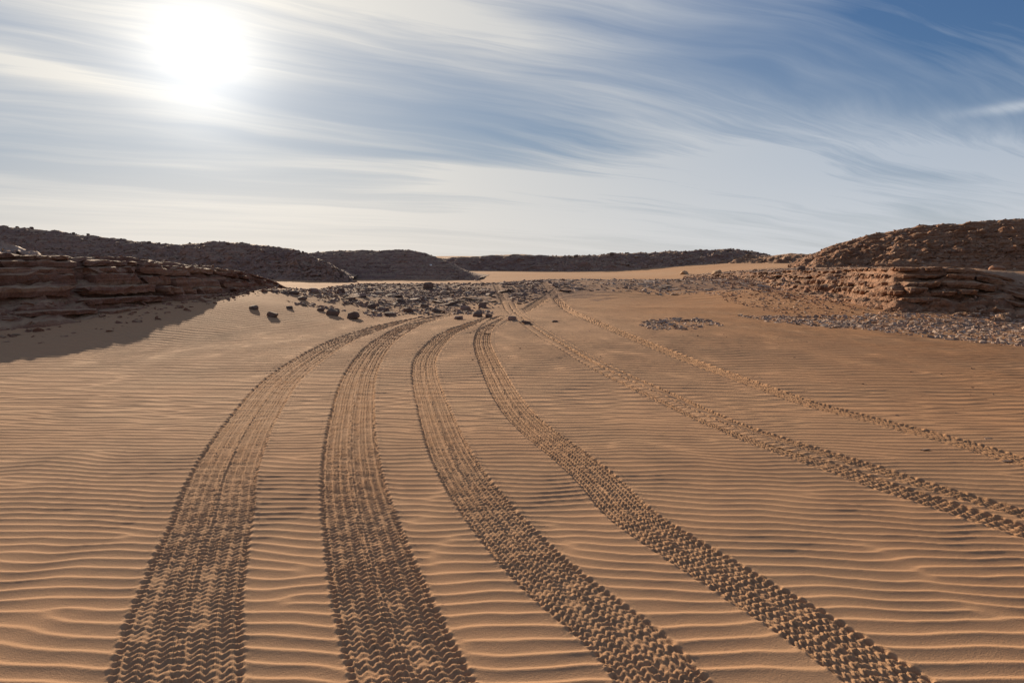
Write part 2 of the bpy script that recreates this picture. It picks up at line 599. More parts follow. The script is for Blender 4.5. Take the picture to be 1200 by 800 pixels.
def sand_material(name, k):
    m, nt, b, P, Nn = new_mat(name, 0.95)
    b.inputs['Specular IOR Level'].default_value = 0.03
    big = noise(P, 0.09, 3, 0.5)
    mid = noise(P, 0.9, 4, 0.55)
    grain = noise(P, 260, 2, 0.6)
    sp = noise(P, 55, 3, 0.7)
    c = mixc(sstep(big, 0.35, 0.65), (0.52, 0.294, 0.162), (0.55, 0.327, 0.190))
    sx = nt.nodes.new('ShaderNodeSeparateXYZ')
    nt.links.new(P, sx.inputs[0])
    x, y = V(sx.outputs[0]), V(sx.outputs[1])
    c = mixc(sstep(x + (mid - 0.5) * 3, 0.0, 9.0) * sstep(y, 60, 25) * 0.80, c, (0.455, 0.219, 0.100))
    c = mixc(sstep(mid, 0.38, 0.7) * 0.30, c, (0.46, 0.30, 0.18))
    c = mixc(sstep(grain, 0.52, 0.72) * 0.35, c, (0.62, 0.42, 0.25))
    c = mixc(sstep(grain, 0.48, 0.30) * 0.35, c, (0.25, 0.14, 0.08))
    c = mixc(sstep(sp, 0.60, 0.75) * 0.25, c, (0.30, 0.19, 0.12))
    grit = None
    for (cx, cy, rx, ry) in ((-3.0, 29.0, 8.5, 6.5), (7.5, 34.0, 10.0, 6.0), (12.0, 16.6, 4.5, 1.0)):
        u, v = (x - cx) * (1 / rx), (y - cy) * (1 / ry)
        g = sstep(u * u + v * v + (mid - 0.5) * 2.2, 1.05, 0.65)
        grit = g if grit is None else V.op('MAXIMUM', grit, g)
    peb = noise(P, 9.0, 4, 0.7)
    c = mixc(grit * (sstep(peb, 0.36, 0.55) * 0.5 + 0.5) * 0.9, c, (0.27, 0.165, 0.115))
    c = mixc(grit * sstep(peb, 0.55, 0.68) * 0.6, c, (0.13, 0.09, 0.075))
    c = scalec(c, k)
    nt.links.new(c, b.inputs['Base Color'])
    n1 = bump(nt, noise(P, 340, 2, 0.6), 0.0012, 0.8)
    n1 = bump(nt, noise(P, 150, 3, 0.65), 0.0030, 0.9, n1)
    n2 = bump(nt, noise(P, 50, 4, 0.6), 0.0026, 0.7, n1)
    nt.links.new(n2, b.inputs['Normal'])
    return m


def rock_material(name, ca, cb, cc, sc=1.0, strata=0.0, bumpd=0.03, sandy=0.35, rand=0.0):
    m, nt, b, P, Nn = new_mat(name, 0.88)
    n1 = noise(P, 0.7 * sc, 5, 0.6)
    n2 = noise(P, 5.0 * sc, 5, 0.65)
    n3 = noise(P, 28 * sc, 4, 0.65)
    c = mixc(sstep(n1, 0.38, 0.62), ca, cb)
    c = mixc(sstep(n2, 0.45, 0.66) * 0.7, c, cc)
    if strata:
        sx = nt.nodes.new('ShaderNodeSeparateXYZ')
        nt.links.new(P, sx.inputs[0])
        x, y, z = (V(o) for o in sx.outputs)
        st = noise(comb(x * 0.15, y * 0.15, z * 9.0), 1.0, 4, 0.6)
        c = mixc(sstep(st, 0.45, 0.62) * strata, c, tuple(v * 0.5 for v in ca))
        c = mixc(sstep(st, 0.52, 0.36) * strata * 0.7, c, (0.36, 0.24, 0.15))
    c = mixc(sstep(n3, 0.50, 0.75) * 0.5, c, tuple(min(1, v * 1.7) for v in cb))
    c = mixc(sstep(n3, 0.46, 0.28) * 0.55, c, tuple(v * 0.45 for v in ca))
    if rand:
        oi = nt.nodes.new('ShaderNodeNewGeometry')
        r = V(oi.outputs['Random Per Island'])
        c = mixc(sstep(r, 0.55, 1.0) * rand, c, (0.42, 0.31, 0.23))
        c = mixc(sstep(r, 0.45, 0.0) * rand, c, tuple(v * 0.5 for v in ca))
    # wind-blown sand lying on flat tops
    sn = nt.nodes.new('ShaderNodeSeparateXYZ')
    nt.links.new(Nn, sn.inputs[0])
    up = V(sn.outputs[2])
    c = mixc(sstep(up + (n2 - 0.5) * 0.5, 0.80, 1.0) * sandy, c, (0.48, 0.32, 0.19))
    nt.links.new(c, b.inputs['Base Color'])
    f1 = bump(nt, n3, bumpd * 0.35, 0.9)
    f2 = bump(nt, n2, bumpd, 0.9, f1)
    nt.links.new(f2, b.inputs['Normal'])
    return m


M_SAND = sand_material("sand", 0.86)
M_TRACK_SHADE = sand_material("sand_track_shade", 0.80)  # same sand, with the tread's fine shadowing put into a darker colour
M_LEDGE = rock_material("brown_sandstone", (0.18, 0.080, 0.052), (0.23, 0.115, 0.075), (0.27, 0.155, 0.11), 1.0, 0.5, 0.04, 0.5)
M_HILL = rock_material("mauve_hill_rock", (0.25, 0.155, 0.125), (0.32, 0.195, 0.145), (0.25, 0.18, 0.16), 0.35, 0.35, 0.12, 0.5)
M_HILLR = rock_material("red_hill_rock", (0.23, 0.105, 0.055), (0.29, 0.145, 0.08), (0.21, 0.135, 0.10), 0.5, 0.4, 0.10, 0.3)
M_RUB = rock_material("grey_brown_rubble", (0.21, 0.13, 0.10), (0.31, 0.195, 0.15), (0.24, 0.16, 0.135), 2.0, 0, 0.015, 0.15, 0.8)
M_RUBG = rock_material("grey_rubble", (0.34, 0.225, 0.165), (0.47, 0.33, 0.25), (0.34, 0.24, 0.185), 2.0, 0, 0.015, 0.10, 0.8)
M_RUBR = rock_material("red_rubble", (0.29, 0.135, 0.072), (0.42, 0.215, 0.12), (0.28, 0.17, 0.125), 1.5, 0, 0.02, 0.15, 0.8)
M_DARK = rock_material("dark_stone", (0.11, 0.07, 0.055), (0.17, 0.11, 0.085), (0.18, 0.12, 0.09), 3.0, 0, 0.015, 0.1)
M_PALE = rock_material("pale_stone", (0.46, 0.29, 0.16), (0.52, 0.34, 0.20), (0.38, 0.24, 0.14), 2.0, 0, 0.02, 0.1)
M_WHITE = rock_material("white_stone", (0.75, 0.73, 0.70), (0.8, 0.79, 0.77), (0.7, 0.68, 0.66), 2.0, 0, 0.01, 0.0)


# ------------------------------------------------------------------ ground sheet
def build_ground():
    rows = list(np.linspace(-25, 1.2, 30))
    y = 1.5
    while y < 22:
        rows.append(y); y += max(0.006, 0.0031 * y)
    while y < 60:
        rows.append(y); y += 0.007 * y
    while y < 300:
        rows.append(y); y += 0.02 * y
    while y < 6000:
        rows.append(y); y += 0.12 * y
    rows = np.array(rows)
    nc = 530
    s = np.linspace(-1, 1, nc)
    wid = 0.95 * (np.maximum(rows, 1.5) + 1.6) + np.maximum(0, 1.5 - rows) * 0.8 + 0.5 * np.maximum(0, rows - 200)
    X = wid[:, None] * s[None, :]
    Y = np.repeat(rows[:, None], nc, 1)
    x, y = X.ravel(), Y.ravel()
    z = sand_surface(x, y)
    cell = np.repeat(np.gradient(rows)[:, None], nc, 1).ravel()
    cellx = np.repeat((wid * 2 / nc)[:, None], nc, 1).ravel()
    z = z - track_sink(x, y, np.maximum(cell, cellx) * (y < 40))
    o = link_mesh("ground", np.stack([x, y, z], 1), grid_faces(len(rows), nc), M_SAND)
    tag(o, "rippled tan sand of the desert floor", kind='structure')


def build_tracks():
    for tr in TRACKS:
        s, X, Y, T = tr['path']
        hw = half_total(tr) + 0.055
        n = int(2 * hw / tr.get('res', 0.0078)) + 1
        t = np.linspace(-hw, hw, n)
        hin = half_total(tr)
        dist = np.hypot(X, Y)
        Nx, Ny = T[:, 1], -T[:, 0]           # right of the travel direction
        S = np.repeat(s[:, None], n, 1); TT = np.repeat(t[None, :], len(s), 0)
        over = np.maximum(0, np.abs(TT) - hin) / (hw - hin)          # 0..1 across the skirt
        TT = np.sign(TT) * (np.minimum(np.abs(TT), hin) + over * (0.045 + 0.0085 * dist[:, None]))
        PX = X[:, None] + Nx[:, None] * TT
        PY = Y[:, None] + Ny[:, None] * TT
        prof, inside = track_profile(tr, S, TT)
        fade = fade_along(tr, PX, PY)
        base = ground_base(PX.ravel(), PY.ravel()).reshape(PX.shape)
        surf = sand_surface(PX.ravel(), PY.ravel()).reshape(PX.shape)
        keep = 1 - inside * 0.75
        z = base + (surf - base) * keep + prof * fade
        edge = sm(over, 0.45, 1.0)
        z = z + 0.0012 - (0.0045 + 0.001 * dist[:, None]) * edge
        o = link_mesh("tyre_track", np.stack([PX.ravel(), PY.ravel(), z.ravel()], 1), grid_faces(len(s), n), M_SAND)
        o.data.materials.append(M_TRACK_SHADE)
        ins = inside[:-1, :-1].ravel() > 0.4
        o.data.polygons.foreach_set('material_index', ins.astype(np.int32))  # faces inside the print get the sand with painted-in shade
        tag(o, tr['label'], "tyre track", "tyre tracks across the sand")


build_ground()
build_tracks()

# ------------------------------------------------------------------ ridges, hills and ledges
SURFACES = []      # (verts, faces) for dropping stones


def resample(pts, n):
    P = np.array(pts, float)
    L = np.concatenate([[0], np.cumsum(np.linalg.norm(np.diff(P[:, :2], axis=0), axis=1))])
    q = np.linspace(0, L[-1], n)
    R = np.stack([np.interp(q, L, P[:, k]) for k in range(P.shape[1])], 1)
    k = max(3, n // 60) | 1
    pad = np.pad(R, ((k // 2, k // 2), (0, 0)), mode='edge')
    ker = np.ones(k) / k
    R = np.stack([np.convolve(pad[:, j], ker, 'valid') for j in range(R.shape[1])], 1)
    return R, q


def ridge(name, crest, foot, back, mat, n=260, nf=70, nb=26, rough=0.25, fs=0.35, prof=1.0, seed=0, terr=0.0, nterr=4, label=None, cat=None, kind='structure', parent=None, gully=0.0, rpow=2.1):
    """solid land form: front slope from foot to crest and a back slope; all points (x, y, z)"""
    C, q = resample(crest, n); F, _ = resample(foot, n); B, _ = resample(back, n)
    rows = []
    for j in range(nf):
        u = j / (nf - 1)
        w = u
        v = u ** prof if prof >= 1 else 1 - (1 - u) ** (1 / prof)
        if terr:
            k = v * nterr
            fl = math.floor(min(k, nterr - 1e-6)); fr = k - fl
            vv = (fl + sm(np.array(fr), 0.35, 0.9)) / nterr
            v = v * (1 - terr) + float(vv) * terr
        p = F * (1 - w) + C * w
        z = F[:, 2] + (C[:, 2] - F[:, 2]) * v
        rows.append(np.stack([p[:, 0], p[:, 1], z, np.full(n, min(1, 4 * u) * (1 - 0.6 * u ** 6))], 1))
    for j in range(1, nb):
        u = j / (nb - 1)
        p = C * (1 - u) + B * u
        z = C[:, 2] + (B[:, 2] - C[:, 2]) * (u ** 1.3)
        rows.append(np.stack([p[:, 0], p[:, 1], z, np.full(n, 0.4 * (1 - u))], 1))
    A = np.concatenate(rows, 0)
    x, y, z, k = A.T
    k = np.clip(k, 0, 1)
    amp = rough * k
    # strongly layered, broken relief
    h = fbm(x * fs + seed, y * fs + z * fs * 0.8, 5, 0.55)
    rg = 1 - 2 * np.abs(fbm(x * fs * 2.2 + seed * 2, (y + z) * fs * 2.2, 4, 0.55))
    z2 = z + amp * (0.75 * h + 0.35 * (rg - 0.6))
    if gully:
        s_al = np.tile(q, nf + nb - 1)
        z2 = z2 - gully * k * np.abs(fbm(s_al * 0.22 + seed, z * 0.15, 4, 0.6))
    x2 = x + amp * 0.5 * fbm(x * fs * 2 + 31, z * fs * 5 + y * fs, 4, 0.6)
    y2 = y + amp * 0.8 * fbm(x * fs * 2 + 71 + seed, z * fs * 6 + y * fs, 4, 0.6)
    verts = np.stack([x2, y2, z2], 1)
    faces = grid_faces(nf + nb - 1, n)
    o = link_mesh(name, verts, faces, mat, smooth=True, parent=parent)
    SURFACES.append((verts, faces))
    tag(o, label, cat, kind=kind)
    return o


def pts(*a):
    """(px, py, d) -> world points"""
    return [at(p[0], p[1], d=p[2]) for p in a]


def sunk(a, dz=-0.35):
    return [(x, y, z + dz) for x, y, z in a]


# far plateau behind everything
ridge("plateau", pts((480, 303, 82), (540, 301, 82), (575, 299, 82), (610, 297.5, 82), (650, 300.5, 82), (690, 299, 82), (740, 296.5, 82), (800, 294, 82), (850, 291.5, 82), (875, 293, 82), (900, 299, 82), (930, 303, 82)),
      sunk(pts((480, 320, 77), (560, 319, 77), (620, 319, 77), (660, 318, 77), (720, 316, 77), (790, 314, 76), (860, 312, 76), (900, 311, 76), (930, 311, 76)), -0.5),
      pts((460, 304, 130), (700, 303, 130), (950, 303, 130)), M_HILL, n=420, nf=60, rough=0.6, fs=0.35, prof=0.8, seed=4, gully=0.5,
      label="low dark plateau on the horizon in the middle", kind='structure')
ridge("hill", pts((820, 304, 84), (850, 301, 82), (875, 298.5, 80), (905, 300, 78), (925, 297, 76), (950, 298, 74), (975, 300, 72)),
      sunk(pts((815, 312, 74), (860, 313, 70), (905, 313.5, 68), (940, 312, 66), (980, 311, 64))),
      pts((820, 305, 95), (980, 305, 95)), M_HILLR, n=160, nf=30, rough=0.6, fs=0.5, seed=9,
      label="low reddish ridge between the far plateau and the right hill", kind='structure')
# mid hill, flat topped and shaded
ridge("hill", pts((335, 304, 55), (360, 296.5, 55), (380, 293.5, 55), (430, 293, 55), (480, 293, 54), (500, 296, 54), (515, 302, 53), (532, 309, 52), (548, 318, 50), (560, 327, 48)),
      sunk(pts((320, 326, 50.5), (370, 326, 50.5), (420, 326, 50), (480, 327, 49.5), (530, 328, 48.5), (566, 329, 46)), -0.3),
      pts((330, 312, 75), (480, 310, 75), (575, 322, 62)), M_HILL, n=260, nf=60, rough=0.28, fs=0.7, prof=0.80, seed=14, gully=0.22,
      label="flat topped dark hill left of centre, in shade", kind='structure')
# long left ridge
ridge("hill", pts((-420, 245, 62), (-200, 255, 64), (-60, 260, 64), (0, 263.5, 63), (60, 270, 62), (110, 276, 62), (150, 281, 61), (190, 285, 60), (215, 286, 59), (250, 282.5, 58), (285, 284, 57), (320, 288, 55), (345, 292, 53), (365, 298, 51), (385, 307, 49), (402, 318, 47.5), (415, 326, 46.5)),
      sunk(pts((-420, 324, 52), (-200, 324, 55), (0, 324, 56), (100, 324.5, 56), (200, 325, 54), (300, 326, 51), (360, 328, 48), (424, 330, 44.5)), -0.3),
      pts((-450, 280, 110), (0, 285, 100), (250, 296, 85), (430, 320, 60)), M_HILL, n=520, nf=70, rough=0.45, fs=0.6, prof=0.72, seed=2, gully=0.5,
      label="long dark ridge along the left skyline", kind='structure')
# right hill
ridge("hill", pts((925, 309, 56), (945, 300.5, 55), (962, 293, 54), (980, 286, 53), (1010, 277, 52), (1040, 270.5, 51), (1080, 264, 50), (1120, 261, 49), (1160, 258, 48), (1200, 256, 47), (1300, 251, 46), (1500, 246, 45)),
      sunk(pts((918, 314, 50), (950, 316, 46), (1000, 315, 45), (1060, 314.5, 43.5), (1120, 314.5, 42.5), (1200, 315, 41), (1300, 316, 40), (1500, 316, 39)), -0.2),
      pts((940, 306, 66), (1010, 300, 80), (1200, 290, 80), (1550, 280, 80)), M_HILLR, n=420, nf=110, rough=0.42, fs=0.9, prof=0.95, seed=21, gully=0.45, terr=0.45, nterr=5,
      label="rocky orange brown hill rising at the right edge of the skyline", kind='structure')
# pale broken slope at the far left, above the near ledge
ridge("rock_outcrop", pts((-200, 268, 26), (-60, 276, 27), (-10, 283, 27), (15, 288, 27), (35, 295, 27), (50, 301, 27)),
      sunk(pts((-200, 320, 21), (-60, 318, 22), (0, 316, 23), (30, 316, 24), (60, 316, 25))),
      pts((-200, 285, 33), (0, 300, 33), (60, 310, 30)), M_RUBG, n=90, nf=40, rough=0.5, fs=1.2, seed=33,
      label="pale broken rock slope above the dark ledge at the left edge", cat="rock outcrop", kind=None)


def slab_mesh(name, P, Nrm, half_len, depth, thick, seed, mat, parent, ns=18, nr=12):
    """weathered sandstone slab: closed mesh lying along a short path P (k,3)"""
    rs = np.random.RandomState(seed)
    verts = []
    k = len(P)
    for i in range(k):
        e = abs(2 * i / (k - 1) - 1)
        cap = max(0.03, (1 - e ** 11)) ** 0.5
        for j in range(nr):
            a = 2 * math.pi * j / nr
            ca, sa = math.cos(a), math.sin(a)
            ex = 0.32
            ox = math.copysign(abs(ca) ** ex, ca) * depth * cap
            oz = math.copysign(abs(sa) ** ex, sa) * thick * (0.35 + 0.65 * cap)
            p = P[i]
            nx, ny = Nrm[i]
            verts.append((p[0] + nx * ox, p[1] + ny * ox, p[2] + oz))
    v = np.array(verts)
    f = 3.4
    d = 0.16 * depth + 0.03
    dx = d * fbm(v[:, 0] * f + seed, v[:, 1] * f + v[:, 2] * 3.1, 4, 0.6)
    dy = d * fbm(v[:, 0] * f + 50, v[:, 1] * f + v[:, 2] * 4.3 + seed, 4, 0.6)
    dz = thick * 0.45 * fbm(v[:, 0] * f * 1.3 + 90, v[:, 1] * f * 1.3 + seed, 4, 0.6)
    v = v + np.stack([dx * 1.6, dy * 1.6, dz], 1)
    faces = []
    for i in range(k - 1):
        for j in range(nr):
            a, b = i * nr + j, i * nr + (j + 1) % nr
            faces.append((a, b, b + nr, a + nr))
    c0 = len(v)
    v = np.vstack([v, v[:nr].mean(0), v[-nr:].mean(0)])
    for j in range(nr):
        b = (j + 1) % nr
        faces.append((c0, b, j, j))
        faces.append((c0 + 1, (k - 1) * nr + j, (k - 1) * nr + b, (k - 1) * nr + b))
    me = bpy.data.meshes.new(name)
    me.from_pydata([tuple(p) for p in v], [], [tuple(dict.fromkeys(fc)) for fc in faces])
    me.materials.append(mat)
    me.polygons.foreach_set('use_smooth', [False] * len(me.polygons))
    o = bpy.data.objects.new(name, me)
    COL.objects.link(o)
    o.parent = parent
    return o


def ledge(name, label, cat, crest, foot, back, mat, beds, seed, n=300, nf=60, rough=0.16, s0=0.0, s1=1.0, lens=(0.6, 2.6), terr=0.6):
    root = bpy.data.objects.new(name, None)
    COL.objects.link(root)
    tag(root, label, cat)
    ridge("rock_slope", crest, foot, back, mat, n=n, nf=nf, rough=rough, fs=1.1, prof=1.15, seed=seed, terr=terr, nterr=5, kind=None, parent=root)
    C, q = resample(crest, 400); F, _ = resample(foot, 400)
    rnd = random.Random(seed)
    tang = np.gradient(C[:, :2], axis=0); tang /= np.linalg.norm(tang, axis=1)[:, None]
    out = F[:, :2] - C[:, :2]; out /= np.linalg.norm(out, axis=1)[:, None]
    total = q[-1]
    for (u, dep, th, skip) in beds:
        pos = total * s0 + rnd.uniform(-1, 0)
        while pos < total * s1:
            L = rnd.uniform(*lens)
            if rnd.random() > skip:
                uu = u + rnd.uniform(-0.02, 0.02)
                v = uu ** 1.15
                ss = np.clip(np.linspace(pos, pos + L, 16), 0, total)
                Pc = np.stack([np.interp(ss, q, C[:, k]) for k in range(3)], 1)
                Pf = np.stack([np.interp(ss, q, F[:, k]) for k in range(3)], 1)
                P = Pf * (1 - uu) + Pc * uu
                P[:, 2] = Pf[:, 2] + (Pc[:, 2] - Pf[:, 2]) * v
                On = np.stack([np.interp(ss, q, out[:, k]) for k in range(2)], 1)
                scale = np.clip((Pc[:, 2].mean()) / 1.5, 0.35, 1.1)
                dd = dep * rnd.uniform(0.75, 1.25) * scale
                P[:, :2] -= On * dd * 0.35
                P[:, 2] += rnd.uniform(-0.03, 0.03) + 0.05 * np.array([float(pn(a * 0.7, u * 9 + seed)) for a in ss])
                slab_mesh("rock_slab", P, On, L / 2, dd, th * rnd.uniform(0.7, 1.25) * scale, rnd.randrange(9999), mat, root)
            pos += L * rnd.uniform(0.97, 1.10)
    return root


LEFT_FOOT = [(-27, 0, 0.3), (-17, 6.5, 0.25), (-11.5, 10.2, 0.22), (-9.2, 12.2, 0.30), (-8.3, 13.9, 0.32), (-8.2, 15.6, 0.30), (-8.0, 17.3, 0.25), (-7.95, 19.3, 0.20), (-7.9, 21.5, 0.15), (-7.8, 23.5, 0.1), (-7.6, 25.0, 0.0)]
LEFT_BACK = [(-34, 12, -0.2), (-26, 20, -0.2), (-20, 24, -0.2), (-17, 26, -0.2), (-13, 28, -0.2), (-9, 29, -0.2)]
ledge("rock_ledge", "long dark layered sandstone ledge in shade at the left edge", "rock ledge",
      LEFT_CREST, sunk(LEFT_FOOT, -0.25), LEFT_BACK, M_LEDGE,
      [(0.30, 0.30, 0.06, 0.45), (0.42, 0.40, 0.08, 0.3), (0.56, 0.50, 0.12, 0.12), (0.68, 0.48, 0.13, 0.08), (0.80, 0.45, 0.11, 0.08), (0.90, 0.42, 0.09, 0.1), (0.985, 0.45, 0.06, 0.12)], 7,
      s0=0.25, rough=0.22)

RC = pts((800, 326, 42), (830, 322, 40), (860, 320, 37), (900, 318.5, 33), (950, 317.5, 29), (1000, 316, 26), (1050, 314, 21), (1100, 314, 20.4), (1140, 316, 20.1), (1170, 322, 19.9), (1200, 332, 19.6), (1260, 345, 19), (1330, 356, 18))
RF = [at(800, 334, 0.15), at(835, 338, 0.15), at(870, 345, 0.1), at(910, 352, 0.1), at(950, 360, 0.1), at(1000, 367, 0.1), at(1050, 367, 0.2), at(1100, 366, 0.25), at(1150, 370, 0.25), at(1200, 378, 0.2), at(1260, 384, 0.1), at(1330, 388, 0.1)]
RB = pts((805, 322, 46), (900, 314, 44), (1000, 313, 42), (1100, 314, 38), (1200, 322, 33), (1340, 335, 30))
ledge("rock_ledge", "layered red brown mesa ledge below the right hill, dark under its rim", "rock ledge",
      RC, sunk(RF, -0.4), RB, M_HILLR,
      [(0.46, 0.35, 0.06, 0.35), (0.60, 0.42, 0.09, 0.15), (0.74, 0.42, 0.10, 0.1), (0.87, 0.42, 0.08, 0.1), (0.985, 0.45, 0.06, 0.12)], 19,
      s0=0.15, rough=0.30, lens=(0.5, 2.2))

# ------------------------------------------------------------------ stones
allv, allf, off = [], [], 0
for v, f in SURFACES:
    allv.append(v); allf.append(f + off); off += len(v)
BVH = BVHTree.FromPolygons(np.concatenate(allv).tolist(), np.concatenate(allf).tolist())


def drop(x, y):
    z = float(ground_base(np.array([x]), np.array([y]))[0])
    hit = BVH.ray_cast(Vector((x, y, 40)), Vector((0, 0, -1)))
    n = Vector((0, 0, 1))
    if hit[0] is not None and hit[0].z > z:
        return hit[0].z, hit[1]
    return z, n


def hull_mesh(name, seed, npts=14, flat=0.6):
    rs = random.Random(seed)
    bm = bmesh.new()
    for _ in range(npts):
        v = Vector([rs.gauss(0, 1) for _ in range(3)]).normalized()
        # squarish blocks
        v = Vector([math.copysign(abs(c) ** 0.7, c) for c in v]) * rs.uniform(0.75, 1.05)
        bm.verts.new((v.x, v.y * rs.uniform(0.8, 1), v.z * flat))
    bmesh.ops.convex_hull(bm, input=bm.verts)
    bmesh.ops.delete(bm, geom=[v for v in bm.verts if not v.link_faces], context='VERTS')
    bmesh.ops.triangulate(bm, faces=bm.faces)
    me = bpy.data.meshes.new(name)
    bm.to_mesh(me); bm.free()
    return me


BASES = [hull_mesh("stone_shape", 100 + i, 11 if i % 2 else 9, [0.35, 0.5, 0.65, 0.28][i % 4]) for i in range(16)]
BARR = []
for me in BASES:
    v = np.zeros(len(me.vertices) * 3); me.vertices.foreach_get('co', v)
    f = np.zeros(len(me.polygons) * 3, int); me.polygons.foreach_get('vertices', f)
    BARR.append((v.reshape(-1, 3), f.reshape(-1, 3)))


def rot_xyz(a, b, c):
    ca, sa, cb, sb, cc, sc = math.cos(a), math.sin(a), math.cos(b), math.sin(b), math.cos(c), math.sin(c)
    Rx = np.array([[1, 0, 0], [0, ca, -sa], [0, sa, ca]]); Ry = np.array([[cb, 0, sb], [0, 1, 0], [-sb, 0, cb]])
    Rz = np.array([[cc, -sc, 0], [sc, cc, 0], [0, 0, 1]])
    return Rz @ Ry @ Rx


def rubble(name, label, spots, mat, seed, flat=1.0):
    """many small stones joined into one heap; spots = (x, y, size, sink)"""
    rs = random.Random(seed)
    vs, fs, off = [], [], 0
    for (x, y, sz) in spots:
        z, _ = drop(x, y)
        v, f = BARR[rs.randrange(len(BARR))]
        tl = 0.3 if flat == 1.0 else 0.07
        R = rot_xyz(rs.gauss(0, tl), rs.gauss(0, tl), rs.uniform(0, 6.28) if flat == 1.0 else rs.gauss(0, .4))
        S = np.array([sz * rs.uniform(.7, 1.3), sz * rs.uniform(.6, 1.0), sz * rs.uniform(.6, 1.1) * flat]) * 0.5
        p = (v * S) @ R.T + np.array([x, y, z + sz * flat * rs.uniform(-0.14, 0.07)])
        vs.append(p); fs.append(f + off); off += len(v)
    o = link_mesh(name, np.concatenate(vs), np.concatenate(fs), mat, smooth=False)
    tag(o, label, kind='stuff')
    return o


LANES = [np.stack([tr['path'][1], tr['path'][2]], 1)[tr['path'][2] > 12][::30] for tr in TRACKS]


def near_track(x, y):
    d = np.full(len(x), 9.0)
    for L in LANES:
        for a, b in zip(L[:-1], L[1:]):
            dx, dy = b - a
            t = np.clip(((x - a[0]) * dx + (y - a[1]) * dy) / (dx * dx + dy * dy + 1e-9), 0, 1)
            d = np.minimum(d, np.hypot(x - a[0] - t * dx, y - a[1] - t * dy))
    return d


def poly_spots(poly, n, size, seed, clump=0.5, dens_scale=0.5, power=2.2, edge=0.25):
    """random spots inside a polygon given in ground coordinates, clumped by noise"""
    rs = np.random.RandomState(seed)
    P = np.array(poly)
    lo, hi = P.min(0), P.max(0)
    out = []
    while len(out) < n:
        x = rs.uniform(lo[0], hi[0], 4000); y = rs.uniform(lo[1], hi[1], 4000)
        jx = x + edge * 2 * fbm(x * 0.9, y * 0.9 + seed, 3); jy = y + edge * 4 * fbm(x * 0.9 + 9, y * 0.9, 3)
        ins = np.zeros(len(x), bool)
        j = len(P) - 1
        for i in range(len(P)):
            c = ((P[i, 1] > jy) != (P[j, 1] > jy)) & (jx < (P[j, 0] - P[i, 0]) * (jy - P[i, 1]) / (P[j, 1] - P[i, 1] + 1e-9) + P[i, 0])
            ins ^= c
            j = i
        d = 0.5 + fbm(x * dens_scale + seed, y * dens_scale, 3)
        ins &= rs.uniform(0, 1, len(x)) < np.clip((1 - clump) + clump * (d * 2.4 - 0.6), 0.02, 1)
        ins &= near_track(x, y) > 0.24
        s = size[0] + (size[1] - size[0]) * rs.uniform(0, 1, len(x)) ** power
        out += list(zip(x[ins], y[ins], s[ins]))
    return out[:n]


def gp(*a, z=0.0):
    return [at(p[0], p[1], p[2] if len(p) > 2 else z)[:2] for p in a]


# middle rubble field
mid_poly = gp((330, 352), (385, 350), (440, 352), (520, 350), (600, 352), (640, 356), (610, 366), (560, 368), (520, 372), (470, 373), (425, 372), (380, 371), (340, 369), (310, 362))
back_poly = [(-9.5, 24), (-8.6, 31), (-6.5, 34.5), (-3, 35.5), (1, 35), (2.5, 30), (1.5, 25.5)]
rubble("rubble", "angular brown rubble covering the low rise left of centre",
       poly_spots(mid_poly, 5600, (0.035, 0.26), 1, 0.8, 0.7, 3.4) + poly_spots(back_poly, 7500, (0.05, 0.27), 2, 0.5, 0.5, 3.0), M_RUB, 1)
rubble("flat_slabs", "low broken slabs of bedrock showing through the rubble left of centre",
       poly_spots([(-9, 23), (-8, 31), (-5, 34), (2, 34), (3, 29), (2, 24.5), (-3, 22.5)], 500, (0.18, 0.75), 21, 0.8, 0.35, 2.0), M_RUB, 21, 0.30)
# shelf to the right of centre
shelf = [(1.0, 26.5), (4, 26), (8, 26.5), (12, 28.5), (15.5, 34), (17, 40), (8, 41), (2, 40), (-1, 37), (-1.5, 31)]
rubble("rubble", "grey stones spread on the low shelf right of centre",
       poly_spots(shelf, 5200, (0.05, 0.27), 3, 0.55, 0.45, 3.0), M_RUBG, 2)
rubble("rubble", "fine red brown scree below the right mesa",
       poly_spots(gp((840, 345), (900, 348), (960, 352), (1060, 360), (1160, 368), (1230, 376), (1150, 378), (1060, 375), (990, 373), (920, 362), (850, 352), z=0.15), 3000, (0.03, 0.17), 14, 0.35, 0.7, 3.2, 0.15), M_RUBR, 14)
rubble("flat_slabs", "low broken slabs of bedrock showing through the grey shelf",
       poly_spots(shelf, 500, (0.2, 0.8), 22, 0.8, 0.3, 2.0), M_RUBG, 22, 0.26)
# strip of grey stones at the right
strip = gp((862, 369), (950, 370), (1050, 373), (1200, 380), (1320, 386), (1320, 418), (1200, 406), (1120, 398), (1050, 391), (980, 385), (900, 377))
rubble("rubble", "strip of pale grey stones on the sand at the right edge",
       poly_spots(strip, 6800, (0.03, 0.20), 4, 0.4, 1.1, 2.6, 0.12), M_RUBG, 3)
patch = gp((748, 382), (762, 375), (800, 372.5), (835, 376), (842, 383), (800, 388), (765, 387))
rubble("rubble", "small isolated patch of grey stones on the sand right of centre",
       poly_spots(patch, 800, (0.04, 0.20), 5, 0.6, 1.6, 2.6, 0.12), M_RUBG, 4)


